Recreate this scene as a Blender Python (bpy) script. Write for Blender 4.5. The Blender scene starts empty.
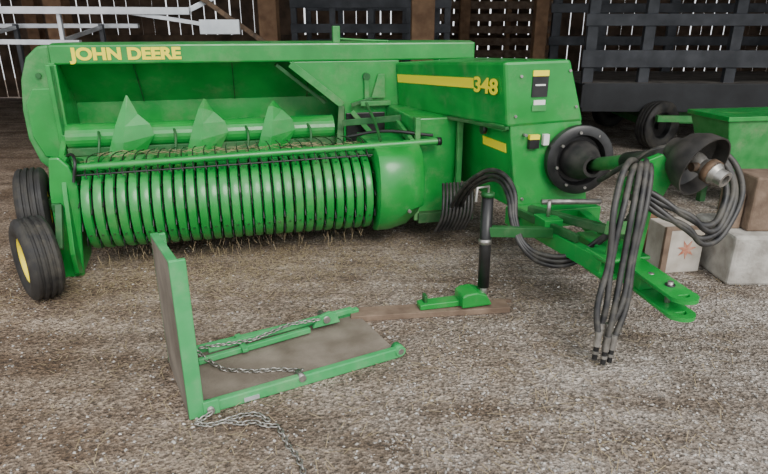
import bpy, math, random
from mathutils import Vector, Matrix
random.seed(7)
SC=bpy.context.scene; COL=SC.collection
V=Vector
# ---------------------------------------------------------------- materials
def mat(name,c1,c2=None,scale=6,rough=.5,metal=0,bump=0,bscale=80,detail=6,lo=.35,hi=.65,coat=0,dust=0):
    m=bpy.data.materials.new(name); m.use_nodes=True; n=m.node_tree; b=n.nodes["Principled BSDF"]
    b.inputs["Roughness"].default_value=rough; b.inputs["Metallic"].default_value=metal
    if coat: b.inputs["Coat Weight"].default_value=coat; b.inputs["Coat Roughness"].default_value=.15
    tc=n.nodes.new("ShaderNodeTexCoord")
    if c2:
        t=n.nodes.new("ShaderNodeTexNoise"); t.inputs["Scale"].default_value=scale; t.inputs["Detail"].default_value=detail
        n.links.new(tc.outputs["Object"],t.inputs["Vector"])
        r=n.nodes.new("ShaderNodeValToRGB"); r.color_ramp.elements[0].position=lo; r.color_ramp.elements[1].position=hi
        r.color_ramp.elements[0].color=(*c1,1); r.color_ramp.elements[1].color=(*c2,1)
        n.links.new(t.outputs["Fac"],r.inputs["Fac"]); src=r.outputs["Color"]
        if dust:
            t3=n.nodes.new("ShaderNodeTexNoise"); t3.inputs["Scale"].default_value=3.5; t3.inputs["Detail"].default_value=12; t3.inputs["Roughness"].default_value=.78
            n.links.new(tc.outputs["Object"],t3.inputs["Vector"])
            mr=n.nodes.new("ShaderNodeMapRange"); mr.inputs["From Min"].default_value=.50; mr.inputs["From Max"].default_value=.72; mr.inputs["To Max"].default_value=dust
            n.links.new(t3.outputs["Fac"],mr.inputs["Value"])
            mx=n.nodes.new("ShaderNodeMix"); mx.data_type='RGBA'; mx.inputs[7].default_value=(.34,.30,.21,1)
            n.links.new(mr.outputs[0],mx.inputs[0]); n.links.new(src,mx.inputs[6]); src=mx.outputs[2]
            mr2=n.nodes.new("ShaderNodeMapRange"); mr2.inputs["From Min"].default_value=.45; mr2.inputs["From Max"].default_value=.65; mr2.inputs["To Min"].default_value=rough; mr2.inputs["To Max"].default_value=min(1,rough+.3)
            n.links.new(t3.outputs["Fac"],mr2.inputs["Value"]); n.links.new(mr2.outputs[0],b.inputs["Roughness"])
        n.links.new(src,b.inputs["Base Color"])
    else: b.inputs["Base Color"].default_value=(*c1,1)
    if bump:
        t2=n.nodes.new("ShaderNodeTexNoise"); t2.inputs["Scale"].default_value=bscale; t2.inputs["Detail"].default_value=4
        n.links.new(tc.outputs["Object"],t2.inputs["Vector"])
        bp=n.nodes.new("ShaderNodeBump"); bp.inputs["Strength"].default_value=bump; bp.inputs["Distance"].default_value=.01
        n.links.new(t2.outputs["Fac"],bp.inputs["Height"]); n.links.new(bp.outputs["Normal"],b.inputs["Normal"])
    return m
GREEN=mat("green_paint",(.005,.215,.03),(.012,.285,.045),4,.30,coat=.2,dust=.22)
GREEN2=mat("green_paint_dusty",(.015,.21,.04),(.05,.27,.07),9,.48,dust=.40)
GREEND=mat("green_paint_dark",(.003,.08,.014),(.02,.12,.03),8,.5,dust=.25)
GREENR=mat("green_ramp_paint",(.03,.32,.09),(.07,.38,.13),7,.5,dust=.35)
YEL=mat("yellow_decal",(.95,.78,.02),None,rough=.4)
WHITE=mat("white_label",(.75,.75,.72),None,rough=.5)
BLACK=mat("black_rubber",(.010,.010,.011),(.045,.042,.038),12,.5)
HOSE=mat("hydraulic_hose_rubber",(.012,.012,.014),(.05,.047,.043),14,.42,dust=.2)
BLK=mat("black_paint",(.006,.006,.007),(.02,.02,.02),10,.4)
TYRE=mat("tyre_rubber",(.012,.012,.013),(.03,.028,.026),9,.6,dust=.2)
STEEL=mat("worn_steel",(.25,.24,.22),(.45,.43,.40),20,.4,.8)
SILV=mat("aluminium",(.55,.57,.6),(.7,.72,.75),8,.35,.5)
RUST=mat("rusty_iron",(.05,.035,.025),(.16,.10,.06),18,.7,.3)
WOOD=mat("post_wood",(.14,.075,.04),(.28,.165,.09),5,.8,bump=.4)
WOODD=mat("barn_plank_wood",(.06,.04,.027),(.16,.105,.07),3,.85,bump=.4)
WOODG=mat("weathered_plank",(.12,.08,.055),(.22,.155,.11),9,.85,bump=.4,bscale=40)
GREYW=mat("rack_gray_paint",(.026,.029,.036),(.07,.074,.085),4,.6)
DECK=mat("wagon_deck_steel",(.006,.007,.009),(.020,.022,.026),3,.5)
DECKT=mat("wagon_floor_boards",(.10,.09,.08),(.2,.18,.16),5,.8)
PANEL=mat("gray_tread_panel",(.13,.105,.08),(.235,.20,.16),5,.8,bump=.3,bscale=120,detail=12)
CONC=mat("weathered_concrete",(.28,.26,.23),(.46,.44,.40),9,.9,bump=.6,bscale=40)
CARD=mat("white_carton",(.34,.30,.25),(.56,.52,.46),6,.8)
ORNG=mat("orange_print",(.38,.10,.05),(.5,.28,.2),30,.7)
STRAW=mat("straw",(.28,.21,.11),(.45,.36,.22),30,.9)
PEB=mat("pebble_stone",(.07,.058,.046),(.55,.52,.48),45,.9,detail=2)
ROOF=mat("roof_boards",(.05,.04,.03),(.10,.08,.06),3,.9)
BELL=mat("dusty_black_plastic",(.014,.013,.012),(.05,.045,.04),10,.5)

# ---------------------------------------------------------------- builders
def setup(o,m,parent,bevel=0,smooth=False):
    if m: o.data.materials.append(m)
    COL.objects.link(o)
    if parent: o.parent=parent
    if bevel:
        b=o.modifiers.new("bevel",'BEVEL'); b.width=bevel; b.segments=2; b.limit_method='ANGLE'; b.angle_limit=.6
    if smooth:
        for p in o.data.polygons: p.use_smooth=True
    return o
def meshobj(name,vs,fs,m,parent=None,bevel=0,smooth=False,fix=True):
    me=bpy.data.meshes.new(name); me.from_pydata([tuple(v) for v in vs],[],fs)
    if fix:
        import bmesh
        bm=bmesh.new(); bm.from_mesh(me); bmesh.ops.recalc_face_normals(bm,faces=bm.faces); bm.to_mesh(me); bm.free()
    me.update()
    return setup(bpy.data.objects.new(name,me),m,parent,bevel,smooth)
def empty(name,loc=(0,0,0),rz=0):
    o=bpy.data.objects.new(name,None); o.location=loc; o.rotation_euler=(0,0,rz); COL.objects.link(o); o.empty_display_size=.1; return o
def box(name,a,b,m,parent=None,bevel=.005):
    x0,y0,z0=a; x1,y1,z1=b
    vs=[(x0,y0,z0),(x1,y0,z0),(x1,y1,z0),(x0,y1,z0),(x0,y0,z1),(x1,y0,z1),(x1,y1,z1),(x0,y1,z1)]
    fs=[(0,3,2,1),(4,5,6,7),(0,1,5,4),(1,2,6,5),(2,3,7,6),(3,0,4,7)]
    return meshobj(name,vs,fs,m,parent,bevel)
def loft(name,loops,m,parent=None,bevel=.006,smooth=False,cap=True):
    n=len(loops[0]); vs=[p for l in loops for p in l]; fs=[]
    for k in range(len(loops)-1):
        for i in range(n):
            j=(i+1)%n; fs.append((k*n+i,k*n+j,(k+1)*n+j,(k+1)*n+i))
    if cap: fs.append(tuple(range(n))); fs.append(tuple((len(loops)-1)*n+i for i in range(n)))
    return meshobj(name,vs,fs,m,parent,bevel,smooth)
def prism(name,pts,ax,a0,a1,m,parent=None,bevel=.005):
    def mk(p,a): return {'x':(a,p[0],p[1]),'y':(p[0],a,p[1]),'z':(p[0],p[1],a)}[ax]
    return loft(name,[[mk(p,a0) for p in pts],[mk(p,a1) for p in pts]],m,parent,bevel)
def beam(name,p,q,w,h,m,parent=None,bevel=.004,up=V((0,0,1))):
    p=V(p);q=V(q); d=(q-p).normalized()
    if abs(d.dot(up))>.98: up=V((0,1,0))
    s=d.cross(up).normalized(); u=s.cross(d).normalized()
    L=lambda c:[c+s*w/2+u*h/2,c-s*w/2+u*h/2,c-s*w/2-u*h/2,c+s*w/2-u*h/2]
    return loft(name,[L(p),L(q)],m,parent,bevel)
def cyl(name,p,q,r,m,parent=None,r2=None,seg=24,bevel=0):
    p=V(p);q=V(q);d=(q-p).normalized(); up=V((0,0,1)) if abs(d.z)<.95 else V((0,1,0))
    s=d.cross(up).normalized(); u=s.cross(d)
    if r2 is None:r2=r
    L=lambda c,r:[c+(s*math.cos(2*math.pi*i/seg)+u*math.sin(2*math.pi*i/seg))*r for i in range(seg)]
    o=loft(name,[L(p,r),L(q,r2)],m,parent,bevel)
    for f in o.data.polygons: f.use_smooth=len(f.vertices)==4
    return o
def lathe(name,prof,m,parent=None,p=(0,0,0),d=(1,0,0),seg=40,closed=False):
    p=V(p);d=V(d).normalized(); up=V((0,0,1)) if abs(d.z)<.95 else V((0,1,0))
    s=d.cross(up).normalized(); u=s.cross(d); vs=[];fs=[]; n=len(prof)
    for i in range(seg):
        a=2*math.pi*i/seg; e=s*math.cos(a)+u*math.sin(a)
        for (x,r) in prof: vs.append(p+d*x+e*r)
    for i in range(seg):
        j=(i+1)%seg
        for k in range(n if closed else n-1):
            l=(k+1)%n; fs.append((i*n+k,j*n+k,j*n+l,i*n+l))
    o=meshobj(name,vs,fs,m,parent,0,True)
    e=o.modifiers.new("es",'EDGE_SPLIT'); e.split_angle=.6
    return o
def tubes(name,lst,r,m,parent=None,smooth=True,res=2):
    c=bpy.data.curves.new(name,'CURVE'); c.dimensions='3D'; c.bevel_depth=r; c.bevel_resolution=res; c.resolution_u=10; c.use_fill_caps=True
    for pts in lst:
        if smooth:
            s=c.splines.new('BEZIER'); s.bezier_points.add(len(pts)-1)
            for b,p in zip(s.bezier_points,pts): b.co=p; b.handle_left_type=b.handle_right_type='AUTO'
        else:
            s=c.splines.new('POLY'); s.points.add(len(pts)-1)
            for b,p in zip(s.points,pts): b.co=(*p,1)
    return setup(bpy.data.objects.new(name,c),m,parent)
def tube(name,pts,r,m,parent=None,smooth=True,res=3): return tubes(name,[pts],r,m,parent,smooth,res)
def text(name,body,loc,rot,width,size,m,parent=None,bold=.0):
    c=bpy.data.curves.new(name,'FONT'); c.body=body; c.size=size; c.extrude=.0015; c.offset=bold
    o=bpy.data.objects.new(name,c); c.materials.append(m); COL.objects.link(o); bpy.context.view_layer.update()
    w=o.dimensions.x; o.scale=(width/max(w,.01),1,1); o.location=loc; o.rotation_euler=rot; o.parent=parent
    return o
def wheel(prefix,c,R,w,ang,rim,parent,seg=48):
    d=V((math.cos(ang),math.sin(ang),0)); h=w/2
    prof=[(-h*.75,R*.55),(-h*.98,R*.68),(-h*1.0,R*.82),(-h*.85,R*.94)]
    n=4
    for i in range(n):
        x0=-h*.78+i*(1.56*h/n); x1=x0+1.56*h/n
        prof+=[(x0+.1*h,R*(.985 if i in(0,n-1) else 1)),(x1-.1*h,R*(.985 if i in(0,n-1) else 1)),(x1-.06*h,R*.955),(x1+.06*h,R*.955)]
    prof=prof[:-2]+[(h*.85,R*.94),(h*1.0,R*.82),(h*.98,R*.68),(h*.75,R*.55)]
    lathe(prefix+"_tyre",prof,TYRE,parent,c,d,seg,closed=True)
    lathe(prefix+"_rim",[(-h*.8,R*.58),(-h*.7,R*.52),(-h*.2,R*.45),(-h*.15,R*.2),(-h*.5,R*.18),(-h*.5,.0),(h*.5,.0),(h*.5,R*.18),(h*.15,R*.2),(h*.2,R*.45),(h*.7,R*.52),(h*.8,R*.58)],rim,parent,c,d,seg)

# ---------------------------------------------------------------- camera
cam=bpy.data.cameras.new("camera"); co=bpy.data.objects.new("camera",cam); COL.objects.link(co)
co.location=(0,0,1.6); co.rotation_euler=(math.radians(70),0,0); cam.sensor_width=36; cam.lens=36*580/768; cam.clip_start=.05
SC.camera=co

# ---------------------------------------------------------------- ground
g=bpy.data.materials.new("packed_gravel_dirt"); g.use_nodes=True; nt=g.node_tree; N=nt.nodes; LK=nt.links.new; b=N["Principled BSDF"]; b.inputs["Roughness"].default_value=.95
tc=N.new("ShaderNodeTexCoord")
def noise(s,d=6,r=.6,src=None):
    t=N.new("ShaderNodeTexNoise"); t.inputs["Scale"].default_value=s; t.inputs["Detail"].default_value=d; t.inputs["Roughness"].default_value=r; LK(src or tc.outputs["Object"],t.inputs["Vector"]); return t
def ramp(src,a,bb,ca,cb):
    r=N.new("ShaderNodeValToRGB"); r.color_ramp.elements[0].position=a; r.color_ramp.elements[1].position=bb; r.color_ramp.elements[0].color=(*ca,1); r.color_ramp.elements[1].color=(*cb,1); LK(src,r.inputs["Fac"]); return r
def mix(f,a,bb,mode='MIX'):
    x=N.new("ShaderNodeMix"); x.data_type='RGBA'; x.blend_type=mode
    if isinstance(f,float): x.inputs[0].default_value=f
    else: LK(f,x.inputs[0])
    LK(a,x.inputs[6]); LK(bb,x.inputs[7]); return x.outputs[2]
big=ramp(noise(2.2,12,.75).outputs["Fac"],.42,.58,(.175,.125,.085),(.34,.28,.225))
gry=ramp(noise(3.0,12,.75).outputs["Fac"],.42,.58,(.21,.18,.15),(.42,.395,.37))
sx=N.new("ShaderNodeSeparateXYZ"); LK(tc.outputs["Object"],sx.inputs[0])
m1=N.new("ShaderNodeMath"); m1.operation='MULTIPLY_ADD'; LK(sx.outputs["X"],m1.inputs[0]); m1.inputs[1].default_value=.28; m1.inputs[2].default_value=-.05
n1=noise(.9,5); m2=N.new("ShaderNodeMath"); m2.operation='ADD'; m2.use_clamp=True; LK(m1.outputs[0],m2.inputs[0]); LK(n1.outputs["Fac"],m2.inputs[1])
mp=N.new("ShaderNodeMapping"); mp.inputs["Rotation"].default_value=(0,0,math.radians(-35)); mp.inputs["Scale"].default_value=(.5,5,1); LK(tc.outputs["Object"],mp.inputs["Vector"])
trk=ramp(noise(1.0,5,.6,mp.outputs[0]).outputs["Fac"],.42,.58,(.74,.70,.66),(1.12,1.12,1.12))
fine=ramp(noise(42,12,.85).outputs["Fac"],.40,.60,(.30,.26,.22),(1.6,1.58,1.55))
vor=N.new("ShaderNodeTexVoronoi"); vor.inputs["Scale"].default_value=70; LK(tc.outputs["Object"],vor.inputs["Vector"])
vs_=N.new("ShaderNodeSeparateColor"); LK(vor.outputs["Color"],vs_.inputs[0])
vr=ramp(vs_.outputs[0],.1,.95,(.50,.47,.44),(1.5,1.48,1.46))
c=mix(m2.outputs[0],big.outputs["Color"],gry.outputs["Color"]); c=mix(1.0,c,trk.outputs["Color"],'MULTIPLY')
c=mix(1.0,c,fine.outputs["Color"],'MULTIPLY'); c=mix(.75,c,vr.outputs["Color"],'MULTIPLY')
LK(c,b.inputs["Base Color"])
ad=N.new("ShaderNodeMath"); ad.operation='ADD'; LK(noise(22,12,.8).outputs["Fac"],ad.inputs[0]); LK(vor.outputs["Distance"],ad.inputs[1])
bp=N.new("ShaderNodeBump"); bp.inputs["Strength"].default_value=.9; bp.inputs["Distance"].default_value=.022; LK(ad.outputs[0],bp.inputs["Height"]); LK(bp.outputs["Normal"],b.inputs["Normal"])
FLOOR=meshobj("floor",[(-12,-6,0),(12,-6,0),(12,22,0),(-12,22,0)],[(0,1,2,3)],g)

def scatter_pebbles():
    vs=[];fs=[]
    for i in range(11000):
        y=1.2+random.random()**1.5*4.5; x=random.uniform(-.8,.8)*y*1.05
        if random.random()<.4: x=abs(x)
        r=random.choice([.003,.004,.005,.006,.008,.011]); k=len(vs)
        a=random.random()*6.28
        pts=[(1,0,0),(0,1,0),(-1,0,0),(0,-1,0),(.2,.1,1),(0,0,-.3)]
        for p in pts:
            px=p[0]*math.cos(a)-p[1]*math.sin(a)*.7; py=p[0]*math.sin(a)+p[1]*math.cos(a)*.7
            vs.append((x+px*r,y+py*r,r*.2+p[2]*r*.6))
        for q in [(0,1,4),(1,2,4),(2,3,4),(3,0,4)]: fs.append(tuple(k+j for j in q))
    meshobj("gravel_pebbles",vs,fs,PEB,FLOOR,fix=False)
    vs=[];fs=[]
    for i in range(4600):
        if random.random()<.6:
            x=random.gauss(-1,.9); y=4.05+.25*x+random.gauss(0,.28)
        else: y=1.3+random.random()*4; x=random.uniform(-.7,.7)*y
        a=random.random()*3.14; l=random.uniform(.012,.05); k=len(vs); w=.0012; z=.004+random.random()*.008
        dx,dy=math.cos(a)*l,math.sin(a)*l; nx,ny=-math.sin(a)*w,math.cos(a)*w
        vs+= [(x-dx-nx,y-dy-ny,z),(x-dx+nx,y-dy+ny,z),(x+dx+nx,y+dy+ny,z+.004),(x+dx-nx,y+dy-ny,z+.004)]; fs.append((k,k+1,k+2,k+3))
    meshobj("loose_straw",vs,fs,STRAW,FLOOR,fix=False)
scatter_pebbles()

# ---------------------------------------------------------------- barn
def plankwall(name,x0,x1,y,z0,z1,w,gap,m,th=.03,axis='x',skip=0):
    vs=[];fs=[]; x=x0
    while x<x1:
        ww=w*random.uniform(.8,1.15); zz0=z0+random.uniform(0,.03); zz1=z1
        if random.random()>skip:
            k=len(vs)
            for (a,bb) in ((x,y),(x+ww,y),(x+ww,y+th),(x,y+th)):
                P=(a,bb) if axis=='x' else (bb,a)
                vs+= [(P[0],P[1],zz0),(P[0],P[1],zz1)]
            fs+=[(k,k+2,k+3,k+1),(k+2,k+4,k+5,k+3),(k+4,k+6,k+7,k+5),(k+6,k,k+1,k+7),(k+1,k+3,k+5,k+7)]
        x+=ww+gap*random.uniform(.5,1.8)
    return meshobj(name,vs,fs,m)
plankwall("wall_back",-10,10,14,0,4.2,.26,.022,WOODD,skip=.015)
plankwall("wall_left",2,14,-10,0,4.2,.25,.03,WOODD,axis='y')
plankwall("wall_right",3,14,10,0,4.2,.25,.012,WOODD,axis='y')
box("ceiling",(-10.2,3.6,4.2),(10.2,14.3,4.32),ROOF)
for i,z in enumerate((1.25,2.3,3.4)): box("trim_%d"%(i+1),(-10,13.86,z),(10,13.99,z+.16),WOODD)
def post(x,y,w,m=WOOD):
    e=empty("barn_post",(x,y,0))
    box("timber",(-w/2,-w/2,.0),(w/2,w/2,4.2),m,e,.01)
    beam("knee_brace",(0,w*.3,3.4),(.8,w*.3,4.15),.1,.1,m,e)
    box("base_block",(-w*.7,-w*.7,0),(w*.7,w*.7,.12),CONC,e,.01)
post(-1.52,8.2,.24); post(.51,8.2,.30); post(2.5,9.9,.2); post(-4.3,8.2,.24); post(-6.5,11.5,.22); post(1.6,12.3,.2)

def rack(name,loc,rz,L,z0,z1,W,m,nposts,rails):
    e=empty(name,loc,rz)
    for s,yy in enumerate((0,W)):
        for i in range(nposts):
            x=i*L/(nposts-1); box("stake_%d_%d"%(s,i),(x-.045,yy-.03,z0),(x+.045,yy+.03,z1),m,e)
        for j,z in enumerate(rails): box("rail_%d_%d"%(s,j),(-.05,yy-.055,z),(L+.05,yy-.03,z+.13),m,e)
    box("deck",(-.1,-.06,z0-.12),(L+.1,W+.06,z0),DECK,e)
    for i,(x,y) in enumerate(((.6,.1),(.6,W-.1),(L-.6,.1),(L-.6,W-.1))):
        wheel("wheel_%d"%i,(x,y,.32),.32,.2,math.pi/2,YEL,e,32)
        cyl("bolster_%d"%i,(x,y,.32),(x,W/2,.36),.04,GREEND,e)
        box("block_%d"%i,(x-.06,y-.05,.5),(x+.06,y+.05,z0-.12),DECK,e)
    return e
rack("hay_rack_wagon",(-1.35,9.3,0),0,2.3,.95,2.05,1.8,GREYW,5,(1.25,1.5,1.85))
sf=empty("stall_fence",(.8,12.9,0),0)
for i in range(9): box("board_%d"%i,(0,0,.25+i*.24),(2.7,.03,.25+i*.24+.15),WOODG,sf)
for i in range(4): box("post_%d"%i,(i*.88,.03,0),(i*.88+.09,.12,2.4),WOOD,sf)

# ---------------------------------------------------------------- dark flat wagon on the right
wg=empty("flat_rack_wagon",(2.68,8.0,0),math.radians(-2))
box("side_sill",(0,0,.50),(5.2,.08,.88),DECK,wg,.01)
box("deck",(0,.05,.80),(5.2,2.2,.885),DECKT,wg,.01)
box("end_sill",(-.02,0,.55),(.06,2.2,.86),DECK,wg,.01)
for s,yy in enumerate((.10,2.1)):
    for i,x in enumerate((.06,.80,1.93,3.0,4.1,5.1)):
        box("stake_%d_%d"%(s,i),(x-.07,yy-.03,.86),(x+.07,yy+.06,2.3),GREYW,wg)
    for j,(z,h) in enumerate(((1.08,.22),(1.60,.15),(2.05,.14)) if s==0 else ((1.3,.14),(1.8,.14))):
        box("rail_%d_%d"%(s,j),(-.05,yy-.06,z),(5.2,yy-.03,z+h),GREYW,wg)
for i,(x,y) in enumerate(((1.05,.25),(1.05,1.95),(4.2,.25),(4.2,1.95))):
    wheel("wheel_%d"%i,(x,y-.25 if y<1 else y,.33),.33,.24,math.pi/2+ (.5 if x<2 else 0),BLK,wg,32)
for i,x in enumerate((1.05,4.2)):
    box("axle_%d"%i,(x-.06,.25,.26),(x+.06,1.95,.36),GREEN2,wg)
    box("bolster_%d"%i,(x-.07,.4,.36),(x+.07,1.8,.80),GREEND,wg)
box("reach_pole",(1.1,1.05,.3),(4.3,1.15,.4),GREEN2,wg)
beam("tie_rod",(.9,-.3,.46),(2.4,-.35,.46),.09,.08,GREEN2,wg)
beam("steering_arm",(2.4,-.35,.42),(1.15,.25,.35),.07,.06,GREEN2,wg)

# ---------------------------------------------------------------- aluminium frame at left back
af=empty("aluminum_trailer_frame",(-5.2,6.3,0))
beam("rail_top",(-.3,0,1.76),(3.25,-.05,1.74),.06,.07,SILV,af)
beam("rail_low",(-.3,0,1.46),(2.1,-.05,1.44),.06,.05,SILV,af)
beam("rail_rear",(-.3,1.0,1.60),(2.3,1.0,1.60),.06,.05,SILV,af)
for i,x in enumerate((.0,.9,1.9)):
    beam("upright_%d"%i,(x,.9,0),(x,.9,1.62),.05,.05,GREYW,af)
    beam("cross_%d"%i,(x,0,1.46),(x,1.0,1.60),.04,.04,SILV,af)
    beam("stub_%d"%i,(x,0,1.46),(x,0,1.76),.04,.04,SILV,af)
beam("brace_a",(3.2,0,1.74),(3.6,.2,1.95),.05,.05,SILV,af)
beam("brace_b",(3.1,.0,2.05),(4.0,.1,1.40),.06,.05,RUST,af)
box("tail_plate",(3.35,-.12,1.52),(3.75,-.08,1.66),SILV,af)
beam("plate_arm",(2.6,0,1.73),(3.5,-.1,1.60),.04,.04,SILV,af)

# ---------------------------------------------------------------- BALER
ang=math.radians(14)
B=empty("square_hay_baler",(0,5.12,0),ang)
box("header_front_rail",(-2.56,0,1.325),(.82,.10,1.47),GREEN,B,.015)
prism("header_top_cover",[(.0,1.465),(.10,1.48),(.75,1.47),(.9,1.40),(.9,1.33),(.05,1.40)],'x',-2.56,.82,GREEN2,B,.01)
text("header_lettering","JOHN DEERE",(-2.41,-.004,1.362),(math.pi/2,0,0),.80,.118,YEL,B,.0055)
loft("feeder_back_panel",[[(-2.54,.10,1.33),(-2.54,.13,1.33),(-2.54,.45,1.0),(-2.54,.45,.6),(-2.54,.42,.6),(-2.54,.42,1.0)],
                          [(-.1,.10,1.33),(-.1,.13,1.33),(-.1,.45,1.0),(-.1,.45,.6),(-.1,.42,.6),(-.1,.42,1.0)]],GREEN,B,0)
for i,x in enumerate((-2.0,-1.25,-.62)): beam("back_panel_seam_%d"%i,(x,.09,1.325),(x,.405,1.0),.008,.008,GREEND,B,0)
prism("feeder_side_plate",[(-.02,1.34),(.6,1.4),(.6,.35),(-.25,.35),(-.32,.62),(-.02,.8)],'x',-2.57,-2.53,GREEN,B)
prism("end_gear_shield",[(-2.56,.5),(-2.56,1.47),(-2.64,1.46),(-2.73,1.38),(-2.79,1.22),(-2.82,1.0),(-2.82,.78),(-2.77,.60),(-2.70,.52)],'y',.02,.6,GREEN2,B,.02)
prism("end_shield_panel",[(-2.58,.62),(-2.58,1.16),(-2.72,1.16),(-2.78,1.05),(-2.78,.8),(-2.72,.64)],'y',.0,.03,GREEN,B,.01)
box("end_frame_column",(-2.60,-.02,.45),(-2.52,.06,1.33),GREEN,B,.01)
cyl("shield_latch",(-2.66,.02,1.25),(-2.66,0,1.25),.02,GREEND,B)
prism("feeder_platform",[(-.42,.62),(-.42,.655),(.5,.655),(.5,.55),(-.1,.55)],'x',-2.5,0,GREEN2,B)
box("underside_shade_panel",(-2.5,-.1,.30),(.0,-.06,.60),GREEND,B)  # added dark sheet, blocks the view and stands for shade underneath
prof=[]
for i in range(13):
    a=math.radians(80+ i*15); prof.append((-.02+.12*math.cos(a),.79+.10*math.sin(a)))
prism("feeder_beam",prof,'x',-2.52,-.46,GREEN,B,0)
box("feeder_beam_lip",(-2.52,-.14,.66),(-.46,-.10,.72),GREEND,B)
def fin(name,x,zt,w=1.0):
    # flat sheet-metal shark fin, folded along a near-vertical crease
    L0=[(-.17,-.17,.64),(-.13,-.17,.76),(-.09,-.155,.88),(-.045,-.12,.99),(0,-.07,zt)]
    C0=[(-.06,-.215,.64),(-.04,-.21,.76),(-.02,-.185,.88),(-.005,-.135,.99),(.002,-.07,zt)]
    R0=[(.10,-.15,.68),(.17,-.15,.80),(.15,-.14,.885),(.07,-.11,.96),(.012,-.07,zt-.005)]
    vs=[];fs=[]
    for a_,b_,c_ in zip(L0,C0,R0):
        for q in (a_,b_,c_): vs.append((x+q[0]*w,q[1],q[2]))
    for i in range(4):
        for j in range(2): fs.append((i*3+j,i*3+j+1,(i+1)*3+j+1,(i+1)*3+j))
    o=meshobj(name,vs,fs,GREEN,B,0); s=o.modifiers.new("s",'SOLIDIFY'); s.thickness=.008
fin("feeder_fin_1",-2.06,1.10,1.05);fin("feeder_fin_2",-1.49,1.06);fin("feeder_fin_3",-.95,1.03,.95)
for i,x in enumerate((-2.3,-1.75,-1.2,-.7)):
    tube("feeder_tine_%d"%i,[(x,-.05,.85),(x+.03,-.2,.80),(x+.02,-.26,.68)],.010,GREEND,B)
prism("throat_panel",[(-.80,1.325),(.13,1.325),(.13,.55),(-.36,.55),(-.36,.95),(-.42,1.01)],'y',-.01,.02,GREEN,B)
beam("throat_flange",(-.79,-.03,1.31),(-.37,-.03,.97),.06,.03,GREEN2,B,up=V((0,1,0)))
beam("throat_flange_inner",(-.90,.1,1.30),(-.50,.1,.98),.03,.10,GREEND,B,up=V((0,1,0)))
beam("hinge_link",(-.16,-.03,1.20),(-.16,-.03,.98),.04,.03,GREEN2,B)
box("hinge_bracket",(-.22,-.08,.96),(.04,-.01,1.00),GREEN2,B)
cyl("hinge_knob",(-.16,-.05,1.2),(-.16,-.01,1.2),.03,GREEND,B)
prism("throat_latch_plate",[(-.12,1.02),(.0,1.02),(.0,1.22),(-.06,1.22)],'y',-.04,-.02,GREEN2,B)
beam("lift_link",(-.30,-.06,.97),(-.12,-.06,1.02),.02,.03,GREEND,B)
beam("throat_leg",(-.38,-.05,.95),(-.46,-.35,.62),.05,.06,GREEND,B)
box("throat_shade_slab",(-.34,-.03,.60),(.0,-.008,.90),BLK,B)  # solid black slab, paints the darkness of the open throat
beam("throat_strut",(-.30,-.08,.92),(-.04,-.1,.62),.03,.04,GREEN2,B)
box("valve_stand",(-.42,.06,1.47),(-.36,.12,1.60),GREEN2,B); tube("valve_rod",[(-.37,.09,1.50),(-.1,.08,1.485),(.05,.06,1.48)],.008,GREEN2,B)
# pickup
cy,cz,R=-.78,.43,.285
vs=[];fs=[]
path=[(-.34,.69),(-.5,.715)]
for i in range(17):
    a=math.radians(90+i*10.5); path.append((cy+R*math.cos(a),cz+R*math.sin(a)))
path.append((-.62,.135))
nb=27; x0=-2.27; x1=-.33; st=(x1-x0)/nb
for i in range(nb):
    xc=x0+(i+.5)*st; k=len(vs); off=[(-.0305,-.022),(-.024,-.002),(0,.003),(.024,-.002),(.0305,-.022)]; no=len(off)
    for j,(y,z) in enumerate(path):
        p0=V(path[max(j-1,0)]);p1=V(path[min(j+1,len(path)-1)]); t=(p1-p0).normalized(); n=V((t.y,-t.x))
        if n.dot(V((y,z))-V((cy,cz)))<0:n=-n
        for dx,dn in off: vs.append((xc+dx,y+n.x*dn,z+n.y*dn))
    for j in range(len(path)-1):
        for q in range(no-1): fs.append((k+j*no+q,k+j*no+q+1,k+j*no+q+no+1,k+j*no+q+no))
o=meshobj("pickup_stripper_bands",vs,fs,GREEN,B,0,True); s=o.modifiers.new("s",'SOLIDIFY'); s.thickness=.003; e=o.modifiers.new("es",'EDGE_SPLIT'); e.split_angle=.5
cyl("pickup_shade_core",(x0,cy,cz),(x1,cy,cz),.235,BLK,B,seg=32)  # black cylinder behind the bands, colours the gaps as dark as shade
cyl("pickup_shaft",(x0-.1,cy,cz),(x1+.1,cy,cz),.03,GREEND,B)
tn=[]
for i in range(nb+1):
    xc=x0+i*st
    for a0 in (98,128,158,188,215):
        a=math.radians(a0+ (i%2)*9); c1,s1=math.cos(a),math.sin(a); a2=a+.12
        tn.append([(xc,cy+.22*c1,cz+.22*s1),(xc,cy+.27*c1,cz+.27*s1),(xc,cy+.305*math.cos(a2),cz+.305*math.sin(a2))])
tubes("pickup_tines",tn,.004,BLK,B,res=1)
bl=[]
for i in range(nb):
    xc=x0+(i+.5)*st
    for dg in (118,205):
        a=math.radians(dg); bl.append([(xc,cy+(R-.01)*math.cos(a),cz+(R-.01)*math.sin(a)),(xc,cy+(R+.007)*math.cos(a),cz+(R+.007)*math.sin(a))])
tubes("band_bolts",bl,.008,GREEND,B,smooth=False)
hv=[];hf=[]
for i in range(320):
    x=random.uniform(x0,x1); y=random.gauss(-.42,.10); z=.722+random.random()*.02 if y<-.4 else .68+random.random()*.03; a=random.random()*3.14; l=random.uniform(.02,.05); k=len(hv)
    if y<-.68: y=-.68
    dx,dy=math.cos(a)*l,math.sin(a)*l*.6; dz=random.uniform(-.01,.01)
    hv+=[(x-dx,y-dy,z-dz),(x-dx,y-dy,z-dz+.002),(x+dx,y+dy,z+dz+.002),(x+dx,y+dy,z+dz)]; hf.append((k,k+1,k+2,k+3))
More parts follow.
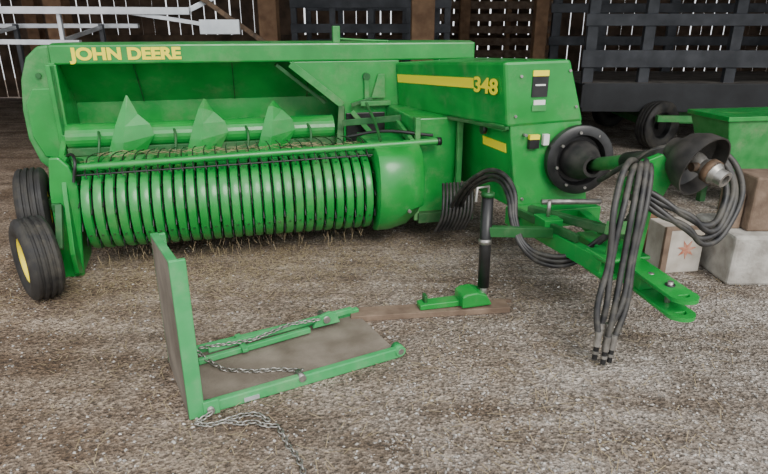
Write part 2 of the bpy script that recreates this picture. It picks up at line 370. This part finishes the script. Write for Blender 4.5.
# a few stems hanging below the bands
for i in range(120):
    x=random.uniform(x0,x1); y=random.uniform(-1.0,-.7); z=random.uniform(.10,.18); k=len(hv); dx=random.uniform(-.03,.03); l=random.uniform(.03,.09)
    hv+=[(x,y,z),(x+.002,y,z),(x+dx+.002,y+.01,z-l),(x+dx,y+.01,z-l)]; hf.append((k,k+1,k+2,k+3))
meshobj("pickup_chaff",hv,hf,STRAW,B,fix=False)
prism("pickup_side_plate",[(-.95,.02),(-1.06,.06),(-1.08,.2),(-1.03,.42),(-.99,.6),(-.93,.78),(-.80,.80),(-.45,.70),(-.45,.3),(-.7,.06)],'x',-2.37,-2.34,GREEN,B)
prism("pickup_side_flange",[(-2.475,.0),(-2.34,.0),(-2.32,.2),(-2.29,.45),(-2.28,.62),(-2.31,.76),(-2.36,.82),(-2.42,.82),(-2.45,.6)],'y',-.97,-.93,GREEN,B,.012)
rp=[]
for (y,z) in [(-1.0,.78),(-1.08,.74),(-1.13,.66),(-1.155,.55),(-1.16,.45),(-1.14,.35),(-1.09,.25),(-1.0,.17),(-.9,.14),(-.5,.2),(-.3,.4),(-.3,.78)]: rp.append((y,z))
loft("pickup_end_shield",[[(-.31,y,z) for y,z in rp],[(-.22,y-.01,z+.003) for y,z in rp],[(-.08,y,z+.006+(.03 if z<.3 else 0)) for y,z in rp],[(.03,y+.05,z+.01+(.10 if z<.3 else 0)) for y,z in rp]],GREEN,B,.01,smooth=True).modifiers.new("es",'EDGE_SPLIT').split_angle=.7
cyl("shield_bolt_a",(-.1,-1.13,.35),(-.1,-1.17,.35),.012,STEEL,B)
tube("wind_guard_bar",[(-2.27,-.93,.74),(.17,-.93,.80)],.025,GREEN,B,smooth=False,res=5)
cyl("wind_guard_cap",(.17,-.93,.80),(.20,-.93,.80),.03,BLK,B)
tube("wind_guard_rod",[(-2.27,-.98,.70),(-.33,-.98,.735)],.006,BLK,B,smooth=False)
tn=[]
for i in range(26):
    x=-2.22+i*.074; z=.74+.06*(x+2.27)/2.44
    tn.append([(x,-.93,z),(x-.005,-.86,z+.03),(x-.01,-.7,z+.03),(x-.01,-.4,z-.01)])
    tn.append([(x,-.93,z),(x,-.98,z-.03),(x+.01,-1.0,z-.06)])
tubes("wind_guard_tines",tn,.004,BLK,B,res=1)
tube("guard_arm_left",[(-2.36,-.5,.66),(-2.33,-.75,.76),(-2.28,-.93,.75)],.018,GREEN2,B)
beam("guard_arm_right",(-.02,-.93,.80),(.0,-.4,.88),.03,.05,GREEN2,B)
tube("guard_spring",[(-.25,-.9,.82),(-.22,-.6,.9),(-.2,-.2,1.0)],.012,GREEND,B)
tube("crop_rod_1",[(-.45,-.6,.80),(-.2,-.75,.86),(.15,-.9,.84)],.012,BLK,B)
beam("link_arm",(-.42,-.3,.86),(.1,-.5,.92),.02,.05,GREEND,B)
tube("pickup_lift_hose",[(-2.36,-.2,.62),(-2.40,-.7,.74),(-2.27,-.96,.80),(-2.29,-1.0,.66)],.010,BLK,B)

# chamber + hood
loft("knotter_hood",[[(.40,-1.5,1.39),(.86,-1.5,1.40),(1.00,-1.5,1.0),(.45,-1.5,.98)],[(.10,-.01,1.31),(.86,-.01,1.34),(1.0,-.01,.97),(.12,-.01,.93)]],GREEN,B,.02)
loft("chamber_housing",[[(.47,-1.49,1.0),(.99,-1.49,1.02),(1.08,-1.53,.45),(.54,-1.53,.42)],[(.36,.3,.95),(1.0,.3,.97),(1.05,.3,.4),(.42,.3,.4)]],GREEN,B,.012)
box("bale_case",(.42,.3,.40),(.95,2.6,.98),GREEN2,B)
box("feed_opening_box",(.02,-.84,.20),(.36,.3,.96),GREEN,B,.012)
box("feed_opening_edge",(.02,-.88,.18),(.06,-.80,.97),GREEN2,B)
box("lower_sill",(.05,-.9,.16),(.50,-.8,.24),GREEND,B)
def face(s,t,o=.012):
    T0,T1,B0,B1=V((.10,0,1.31)),V((.40,-1.5,1.39)),V((.12,0,.93)),V((.45,-1.5,.98))
    return T0.lerp(T1,s).lerp(B0.lerp(B1,s),t)+V((-.98,-.2,.05))*o
def decal(name,s0,s1,t0,t1,m,o=.006):
    P=[face(s0,t0,o),face(s1,t0,o),face(s1,t1,o),face(s0,t1,o)]; q=[p+V((.98,.2,0))*.008 for p in P]
    return loft(name,[P,q],m,B,0)
decal("hood_stripe",.02,.955,.26,.43,YEL,.002)
decal("model_number_backing",.77,.965,.22,.50,GREEN,.003)
p=face(.775,.47,.014); text("model_number","348",p,(math.radians(92),0,math.atan2(-.98,.196)),.27,.135,YEL,B,.004)
def fd(name,x0,x1,z0,z1,m,y=-1.508): box(name,(x0,y,z0),(x1,y+.02,z1),m,B,0)
fd("warning_label",.60,.71,1.17,1.30,BLK); fd("warning_label_head",.60,.71,1.30,1.335,YEL); fd("label_white",.62,.69,1.24,1.25,WHITE,-1.511)
fd("caution_label",.61,.71,1.08,1.12,GREEN2); fd("caution_label_head",.62,.70,1.12,1.15,WHITE)
def fd2(name,x0,x1,z0,z1,m,y=-1.535): box(name,(x0,y,z0),(x1,y+.03,z1),m,B,0)
fd2("manual_label",.60,.67,.84,.90,BLK);fd2("manual_label_head",.60,.67,.90,.93,YEL);fd2("plate_label",.70,.74,.86,.93,WHITE)
for i,(x,z) in enumerate(((.50,1.05),(.52,1.3),(.93,1.1),(.86,1.33),(.58,.5),(.57,.93))): cyl("face_bolt_%d"%i,(x,-1.49,z),(x,-1.54 if z<1 else -1.51,z),.010,STEEL,B,seg=6)
def side(name,y0,y1,z0,z1,m,th=.012):
    f=lambda y,z:.36+(.3-y)/1.82*(.12)+ (1.0-z)*.11+.0
    loft(name,[[(f(y0,z1)-th,y0,z1),(f(y1,z1)-th,y1,z1),(f(y1,z0)-th,y1,z0),(f(y0,z0)-th,y0,z0)],[(f(y0,z1)+.02,y0,z1),(f(y1,z1)+.02,y1,z1),(f(y1,z0)+.02,y1,z0),(f(y0,z0)+.02,y0,z0)]],m,B,0)
side("yellow_reflector",-1.10,-1.43,.80,.86,YEL)
side("chamber_door",-.95,-1.46,.55,.95,GREEN,.008)
cyl("grease_cap",(.43,-1.2,.925),(.40,-1.2,.925),.035,BLK,B)
beam("hood_drip_edge",(.10,-.02,.925),(.45,-1.5,.975),.03,.02,GREEND,B)
beam("tie_frame",(.36,-.9,.96),(.36,-.9,.3),.04,.04,GREEN2,B)
beam("tie_frame_top",(.36,-.9,.96),(.45,-1.46,.97),.03,.04,GREEN2,B)

# PTO guard disc
pc=V((.955,-1.53,.76)); d=V((-.12,-1,0)).normalized()
lathe("flywheel_shield_ring",[(0,.0),(.0,.215),(.02,.23),(.07,.23),(.08,.215),(.08,.17),(.03,.155),(.03,0)],BLK,B,pc,d,48)
lathe("pto_input_bell",[(.03,.13),(.10,.125),(.16,.10),(.22,.075),(.26,.07),(.26,.05),(.1,.05)],BLACK,B,pc,d,40)
for i in range(8):
    a=i*math.pi/4+.2; q=pc+V((.19*math.cos(a),-.078,.19*math.sin(a))); cyl("ring_bolt_%d"%i,q,q+V((0,-.015,0)),.010,STEEL,B,seg=6)
q0=pc+V((0,-.2,0)); q1=V((.93,-2.55,.985))
cyl("pto_drive_shaft",q0,q1,.042,GREEN2,B)
cyl("pto_shaft_sleeve",q0.lerp(q1,.42),q1,.055,BLACK,B)
tip=(V((.99,-2.80,.90))-q1).normalized()
lathe("pto_end_bell",[(-.10,.055),(-.06,.07),(-.02,.12),(.04,.15),(.11,.16),(.11,.152),(.04,.142),(-.0,.10),(-.0,.0)],BELL,B,q1,tip,44)
lathe("pto_yoke",[(.0,.0),(.0,.045),(.06,.05),(.10,.04),(.13,.055),(.17,.055),(.19,.040),(.23,.040),(.23,.024),(.15,.024)],STEEL,B,q1,tip,28)
cyl("pto_cross",q1+tip*.1-V((.07,0,0)),q1+tip*.1+V((.07,0,0)),.022,RUST,B)
cyl("pto_collar",q1+tip*.13,q1+tip*.165,.06,RUST,B)

# tongue
beam("tongue_cross_frame",(.46,-1.62,.40),(1.08,-1.62,.40),.16,.12,GREEN,B)
beam("tongue_left_bar",(.50,-1.60,.40),(.64,-2.42,.36),.06,.10,GREEN,B)
beam("tongue_right_bar",(.96,-1.60,.40),(.84,-2.42,.36),.06,.10,GREEN,B)
beam("tongue_swing_rod",(.46,-1.66,.47),(.60,-2.2,.45),.03,.05,GREEND,B)
box("tongue_pivot_plate",(.60,-2.48,.30),(.88,-2.28,.33),GREEN,B,.01); box("tongue_pivot_plate_top",(.60,-2.48,.40),(.88,-2.28,.425),GREEN,B,.01)
beam("tongue_main_beam",(.78,-2.0,.375),(.745,-2.66,.36),.12,.08,GREEN,B,.008)
beam("hitch_top_plate",(.755,-2.48,.41),(.735,-2.90,.395),.14,.02,GREEN,B)
beam("hitch_bottom_plate",(.755,-2.48,.32),(.735,-2.90,.305),.14,.02,GREEN,B)
for i,y in enumerate((-2.56,-2.66,-2.80)):
    cyl("hitch_hole_%d"%i,(.742,y,.402),(.742,y,.415),.024 if i==2 else .015,BLK if i!=1 else STEEL,B)
lathe("hitch_eye",[(-.01,.03),(.01,.03),(.01,.07),(-.01,.07)],GREEN,B,(.735,-2.90,.395),(0,0,1),28,closed=True)
lathe("hitch_eye_low",[(-.01,.03),(.01,.03),(.01,.07),(-.01,.07)],GREEN,B,(.735,-2.90,.305),(0,0,1),28,closed=True)
cyl("hitch_pin",(.742,-2.80,.28),(.742,-2.80,.43),.014,STEEL,B)
box("swing_latch",(.50,-2.0,.42),(.62,-1.85,.50),GREEN,B); cyl("latch_pin",(.56,-1.92,.5),(.56,-1.92,.60),.012,STEEL,B)
beam("swing_cylinder",(.52,-1.75,.50),(.88,-2.25,.47),.05,.05,GREEND,B)
cyl("swing_cylinder_rod",(.62,-1.72,.53),(1.0,-1.80,.53),.018,STEEL,B)
beam("pto_stand_leg",(.78,-2.45,.42),(.78,-2.50,.92),.05,.08,GREEN,B)
prism("pto_stand_plate",[(.66,.80),(.84,.78),(.90,.90),(.80,1.0),(.70,.97),(.64,.90)],'y',-2.54,-2.50,GREEN,B)
beam("pto_stand_arm",(.78,-2.50,.92),(.94,-2.5,.92),.04,.05,GREEN,B)
beam("hose_hanger",(.60,-2.53,.86),(.84,-2.51,.92),.04,.05,GREEN,B)
beam("hose_support_rod",(.66,-2.4,.42),(.60,-2.53,.88),.022,.022,GREEN2,B)
beam("hose_bracket_plate",(.56,-2.50,.62),(.74,-2.48,.60),.02,.07,GREEN2,B)

# hoses
hl=[];ends=[]
spec=[(-.09,.33,.03),(-.05,.10,.06),(-.01,.20,-.005),(.02,.30,.05),(.045,.15,.0)]
for i,(o1,ph,zo) in enumerate(spec):
    e=(.44+o1*.65,-2.80+.03*(i%2),.14+zo)
    ends.append(e)
    hl.append([(.84,-2.30,.70),(.78+o1*.3,-2.42,.86+ph*.15),(.68+o1,-2.55,.93+ph*.1),(.605+o1*1.3,-2.64,.80),(.545+o1*(1.5 if i%2 else 1.0),-2.70,.52),(.49+o1*1.2,-2.76,.30),e])
tubes("hanging_hydraulic_hoses",hl,.0155,HOSE,B,res=4)
tubes("hose_ferrules",[[(x,y,z+.03),(x-.006,y-.004,z-.045)] for x,y,z in ends],.018,STEEL,B,smooth=False,res=3)
tubes("hose_couplers",[[(x-.006,y-.004,z-.04),(x-.012,y-.008,z-.115)] for x,y,z in ends],.0135,BLK,B,smooth=False,res=3)
tubes("coupler_collars",[[(x-.009,y-.006,z-.07),(x-.010,y-.007,z-.085)] for x,y,z in ends],.017,STEEL,B,smooth=False,res=3)
hl=[]
for i in range(4):
    o1=i*.034; w1=(i%2)*.045; w2=.03*math.sin(i*2.1)
    hl.append([(.66,-2.50,.86-o1*.3),(.76,-2.60,.80-o1*.8),(.88,-2.68,.71-o1*.9+w1),(1.0+w2,-2.70,.665-o1),(1.10+o1*.7,-2.66,.73-o1*.7),(1.15+o1+w2*.5,-2.58,.87),(1.09+o1*.8,-2.46,.98+o1*.2),(.96,-2.35,.99),(.88,-2.2,.88),(.90,-1.9,.70)])
tubes("looped_hydraulic_hoses",hl,.0155,HOSE,B,res=4)
hl=[]
for i in range(3):
    o1=i*.036
    hl.append([(.26+o1,-1.0,.22),(.21+o1,-1.28,.48),(.25+o1*.6,-1.5,.67-o1*.6),(.31+o1*.2,-1.68,.745-o1*.9),(.345-o1*.4,-1.85,.68-o1*.7),(.32-o1*.4,-1.98,.50),(.34-o1*.2,-2.08,.39-o1*.3),(.46,-2.12,.33-o1*.8),(.62,-2.16,.34-o1*.8),(.74,-2.22,.45-o1*.3),(.76,-2.40,.62),(.74,-2.48,.82)])
tubes("arched_hydraulic_hoses",hl,.0145,HOSE,B,res=4)
hl=[]
for i in range(9):
    x=.20+i*.028; hl.append([(x,-1.02,.50),(x-.03,-1.12,.40),(x-.05,-1.15,.28),(x-.08,-1.1,.16)])
tubes("rubber_feed_curtain",hl,.012,BLACK,B,res=1)

# jack
cyl("jack_tube",(.095,-2.06,.14),(.115,-2.0,.68),.034,BLK,B); cyl("jack_inner",(.095,-2.06,.04),(.095,-2.06,.2),.024,STEEL,B)
cyl("jack_cap",(.115,-2.0,.68),(.116,-2.0,.705),.038,GREEND,B); tube("jack_crank",[(.116,-2.0,.69),(.116,-2.0,.74),(.04,-2.02,.74),(.035,-2.02,.66)],.009,STEEL,B,smooth=False)
cyl("jack_band",(.103,-2.03,.40),(.104,-2.025,.43),.038,STEEL,B)
beam("jack_mount",(.11,-2.03,.48),(.60,-2.0,.42),.05,.06,GREEND,B)
prism("jack_foot",[(-.06,.045),(-.06,.12),(-.03,.135),(.03,.14),(.09,.12),(.13,.05)],'y',-2.13,-1.99,GREEN,B,.01)
prism("jack_foot_tail",[(-.30,.04),(-.30,.07),(-.27,.075),(-.02,.075),(-.02,.04)],'y',-2.08,-2.0,GREEN,B,.005)
box("jack_foot_clip",(-.27,-2.06,.07),(-.25,-2.01,.12),GREEND,B)

# wheels
wheel("gauge_wheel",(-2.51,-1.24,.26),.26,.185,math.radians(-14)+math.radians(43),YEL,B)
wheel("main_wheel_right",(-2.76,-.30,.31),.31,.21,math.radians(-14)+math.radians(26),YEL,B)
wheel("main_wheel_left",(1.5,.7,.36),.36,.28,0,YEL,B)
beam("gauge_wheel_arm",(-2.42,-1.0,.50),(-2.44,-.60,.52),.05,.05,GREEND,B)
beam("gauge_wheel_fork",(-2.40,-1.0,.52),(-2.40,-1.15,.27),.04,.04,GREEND,B)
beam("main_axle",(-2.7,-.2,.32),(1.45,.7,.36),.09,.09,GREEND,B)
beam("wheel_strut",(-2.62,-.2,.34),(-2.62,.1,.6),.06,.06,GREEND,B)

pl=empty("wood_plank",(0,5.12,0),ang)
beam("board",(-.70,-1.99,.018),(.24,-2.10,.018),.12,.036,WOODG,pl,.004)
beam("split",(-.55,-1.93,.01),(.3,-2.03,.01),.02,.018,WOODG,pl,.002)

# ---------------------------------------------------------------- ramp / bale chute extension
Rm=empty("bale_chute_ramp",(-.84,2.085,0),math.radians(28.5))
L,W,H,HB=1.06,.53,.735,.68
box("floor_plate",(.02,.02,.012),(L-.01,W-.02,.022),PANEL,Rm,.002)
box("floor_rim_front",(0,0,0),(L,.035,.055),GREENR,Rm,.006)
box("floor_rim_back",(0,W-.035,0),(L,W,.055),GREENR,Rm,.006)
prism("upright_plate",[(0,0),(W,0),(W,HB),(0,H)],'x',0,.012,PANEL,Rm,.002)
box("upright_rim_front",(.0,-.006,.0),(.066,.016,H+.004),GREENR,Rm,.004)
box("upright_rim_back",(.0,W-.016,.0),(.066,W+.006,HB+.004),GREENR,Rm,.004)
beam("upright_rim_top",(.018,-.004,H+.002),(.018,W+.004,HB+.002),.036,.012,GREENR,Rm,.003)
box("hinge_plate",(.06,-.012,.0),(.13,.006,.07),GREENR,Rm,.003)
cyl("hinge_pin_front",(.09,-.03,.03),(.09,.05,.03),.016,STEEL,Rm); cyl("hinge_pin_mid",(.52,-.008,.045),(.52,.06,.045),.018,STEEL,Rm); cyl("rim_end_tube",(L-.01,-.01,.04),(L-.01,.05,.04),.027,GREENR,Rm)
cyl("rim_end_bore",(L-.01,-.012,.04),(L-.01,-.004,.04),.016,STEEL,Rm)
beam("latch_bar",(.18,W-.10,.07),(1.0,W-.06,.075),.03,.03,GREENR,Rm)
beam("latch_bar_lower",(.12,W-.15,.045),(.72,W-.12,.05),.025,.03,GREENR,Rm)
beam("latch_cross",(.35,W-.18,.055),(.35,W-.02,.065),.03,.02,GREENR,Rm)
prism("latch_bracket",[(.74,.05),(.90,.05),(.88,.11),(.84,.125),(.78,.11)],'y',W-.12,W-.10,GREENR,Rm,.003)
cyl("latch_knuckle",(.82,W-.13,.085),(.82,W-.03,.085),.02,STEEL,Rm)
box("blue_tag",(.24,-.006,.01),(.31,-.001,.03),SILV,Rm,0)
def chain(name,pts,parent,link=.036,m=STEEL):
    P=[V(p) for p in pts]; dense=[]
    for a,bb in zip(P[:-1],P[1:]):
        for k in range(40): dense.append(a.lerp(bb,k/40))
    acc=0; prev=dense[0]; cs=[prev]
    for q in dense[1:]:
        acc+=(q-prev).length; prev=q
        if acc>=link*.72: cs.append(q); acc=0
    vs=[];fs=[]
    for i in range(len(cs)-1):
        c=(cs[i]+cs[i+1])/2; d=(cs[i+1]-cs[i]).normalized(); up=V((0,0,1)) if i%2 else d.cross(V((0,0,1))).normalized()
        if abs(d.dot(up))>.9: up=V((1,0,0))
        up=(up-d*d.dot(up)).normalized(); n=d.cross(up); k=len(vs); A,Bn=14,6; r=.0036
        for a in range(A):
            t=2*math.pi*a/A; e=d*math.cos(t)*link*.5+up*math.sin(t)*link*.28; er=(d*math.cos(t)+up*math.sin(t)).normalized()
            for bb in range(Bn):
                s=2*math.pi*bb/Bn; vs.append(c+e+er*math.cos(s)*r+n*math.sin(s)*r)
        for a in range(A):
            for bb in range(Bn):
                fs.append((k+a*Bn+bb,k+((a+1)%A)*Bn+bb,k+((a+1)%A)*Bn+(bb+1)%Bn,k+a*Bn+(bb+1)%Bn))
    return meshobj(name,vs,fs,m,parent,0,True,fix=True)
def w2r(x,y,z=.014):
    v=Matrix.Rotation(math.radians(-28.5),3,'Z')@V((x+.84,y-2.085,0)); return (v.x,v.y,z)
chain("ground_chain",[(.09,-.035,.03),w2r(-.80,2.045),w2r(-.74,2.03),w2r(-.68,2.06),w2r(-.60,2.04),w2r(-.56,2.06),w2r(-.50,2.03),w2r(-.45,2.03),w2r(-.41,1.96),w2r(-.385,1.9),w2r(-.35,1.86),w2r(-.31,1.78),w2r(-.30,1.72)],Rm)
chain("ground_chain_loop",[w2r(-.70,2.05),w2r(-.62,2.10,.014),w2r(-.55,2.11),w2r(-.48,2.05)],Rm)
chain("tray_chain",[(.10,W-.06,.10),(.16,W-.16,.05),(.22,W-.26,.03),(.34,W-.34,.03),(.45,W-.38,.03),(.54,.08,.035),(.55,.05,.06)],Rm)
chain("latch_chain",[(.14,W-.10,.09),(.4,W-.14,.085),(.62,W-.10,.10),(.80,W-.13,.10)],Rm,link=.03)

# ---------------------------------------------------------------- right-hand items
ct=empty("printed_carton",(1.90,3.66,0),math.radians(8))
box("carton",(0,0,0),(.28,.22,.33),CARD,ct,.006)
box("carton_flap",(-.01,-.005,.31),(.29,.02,.335),WOODG,ct,.002)
box("carton_corner",(-.012,-.006,.0),(.03,.02,.33),WOODG,ct,.002)
star=[]
for i in range(14):
    r=.07 if i%2==0 else .028; a=i*math.pi/7+.2; star.append((.16+r*math.cos(a),.17+r*math.sin(a)))
prism("printed_leaf",star,'y',-.004,.002,ORNG,ct,0)
lw=empty("leaning_boards",(1.86,4.03,0),0)
beam("board_1",(0,0,.02),(.05,.12,.62),.10,.03,WOODG,lw); beam("board_2",(.12,.02,.02),(.14,.14,.5),.09,.03,WOOD,lw)
fp=empty("post_stub_on_footing",(2.48,3.68,0),0)
box("concrete_footing",(-.24,-.22,0),(.5,.30,.34),CONC,fp,.02)
box("timber",(-.12,-.12,.34),(.22,.15,.70),WOODG,fp,.015)
box("timber_side",(-.20,-.06,.34),(-.13,.12,.58),WOODG,fp,.01)
gi=empty("green_implement_hopper",(2.95,5.0,0),math.radians(10))
loft("hopper_shell",[[(0,0,.84),(1.0,0,.86),(1.0,.5,.86),(0,.5,.84)],[(.12,.05,.45),(.9,.05,.45),(.9,.45,.45),(.12,.45,.45)],[(.15,.08,.25),(.85,.08,.25),(.85,.42,.25),(.15,.42,.25)]],GREEN2,gi,.01)
box("hopper_rim",(-.02,-.02,.83),(1.02,.52,.87),GREEN,gi)
for i,(x,y) in enumerate(((.2,.1),(.8,.1),(.2,.4),(.8,.4))): box("leg_%d"%i,(x-.03,y-.03,0),(x+.03,y+.03,.3),GREEND,gi)

# ---------------------------------------------------------------- light
w=bpy.data.worlds.new("world"); SC.world=w; w.use_nodes=True; wn=w.node_tree
bg=wn.nodes["Background"]; bg.inputs[0].default_value=(.94,.97,1,1); bg.inputs[1].default_value=1.75
s=bpy.data.lights.new("sun_soft",'SUN'); s.energy=2.8; s.angle=math.radians(28); s.color=(1,.96,.9)
so=bpy.data.objects.new("sun_soft",s); COL.objects.link(so)
dirv=V((-.45,1,-.9)); so.rotation_euler=dirv.to_track_quat('-Z','Y').to_euler(); so.location=(2,-3,6)
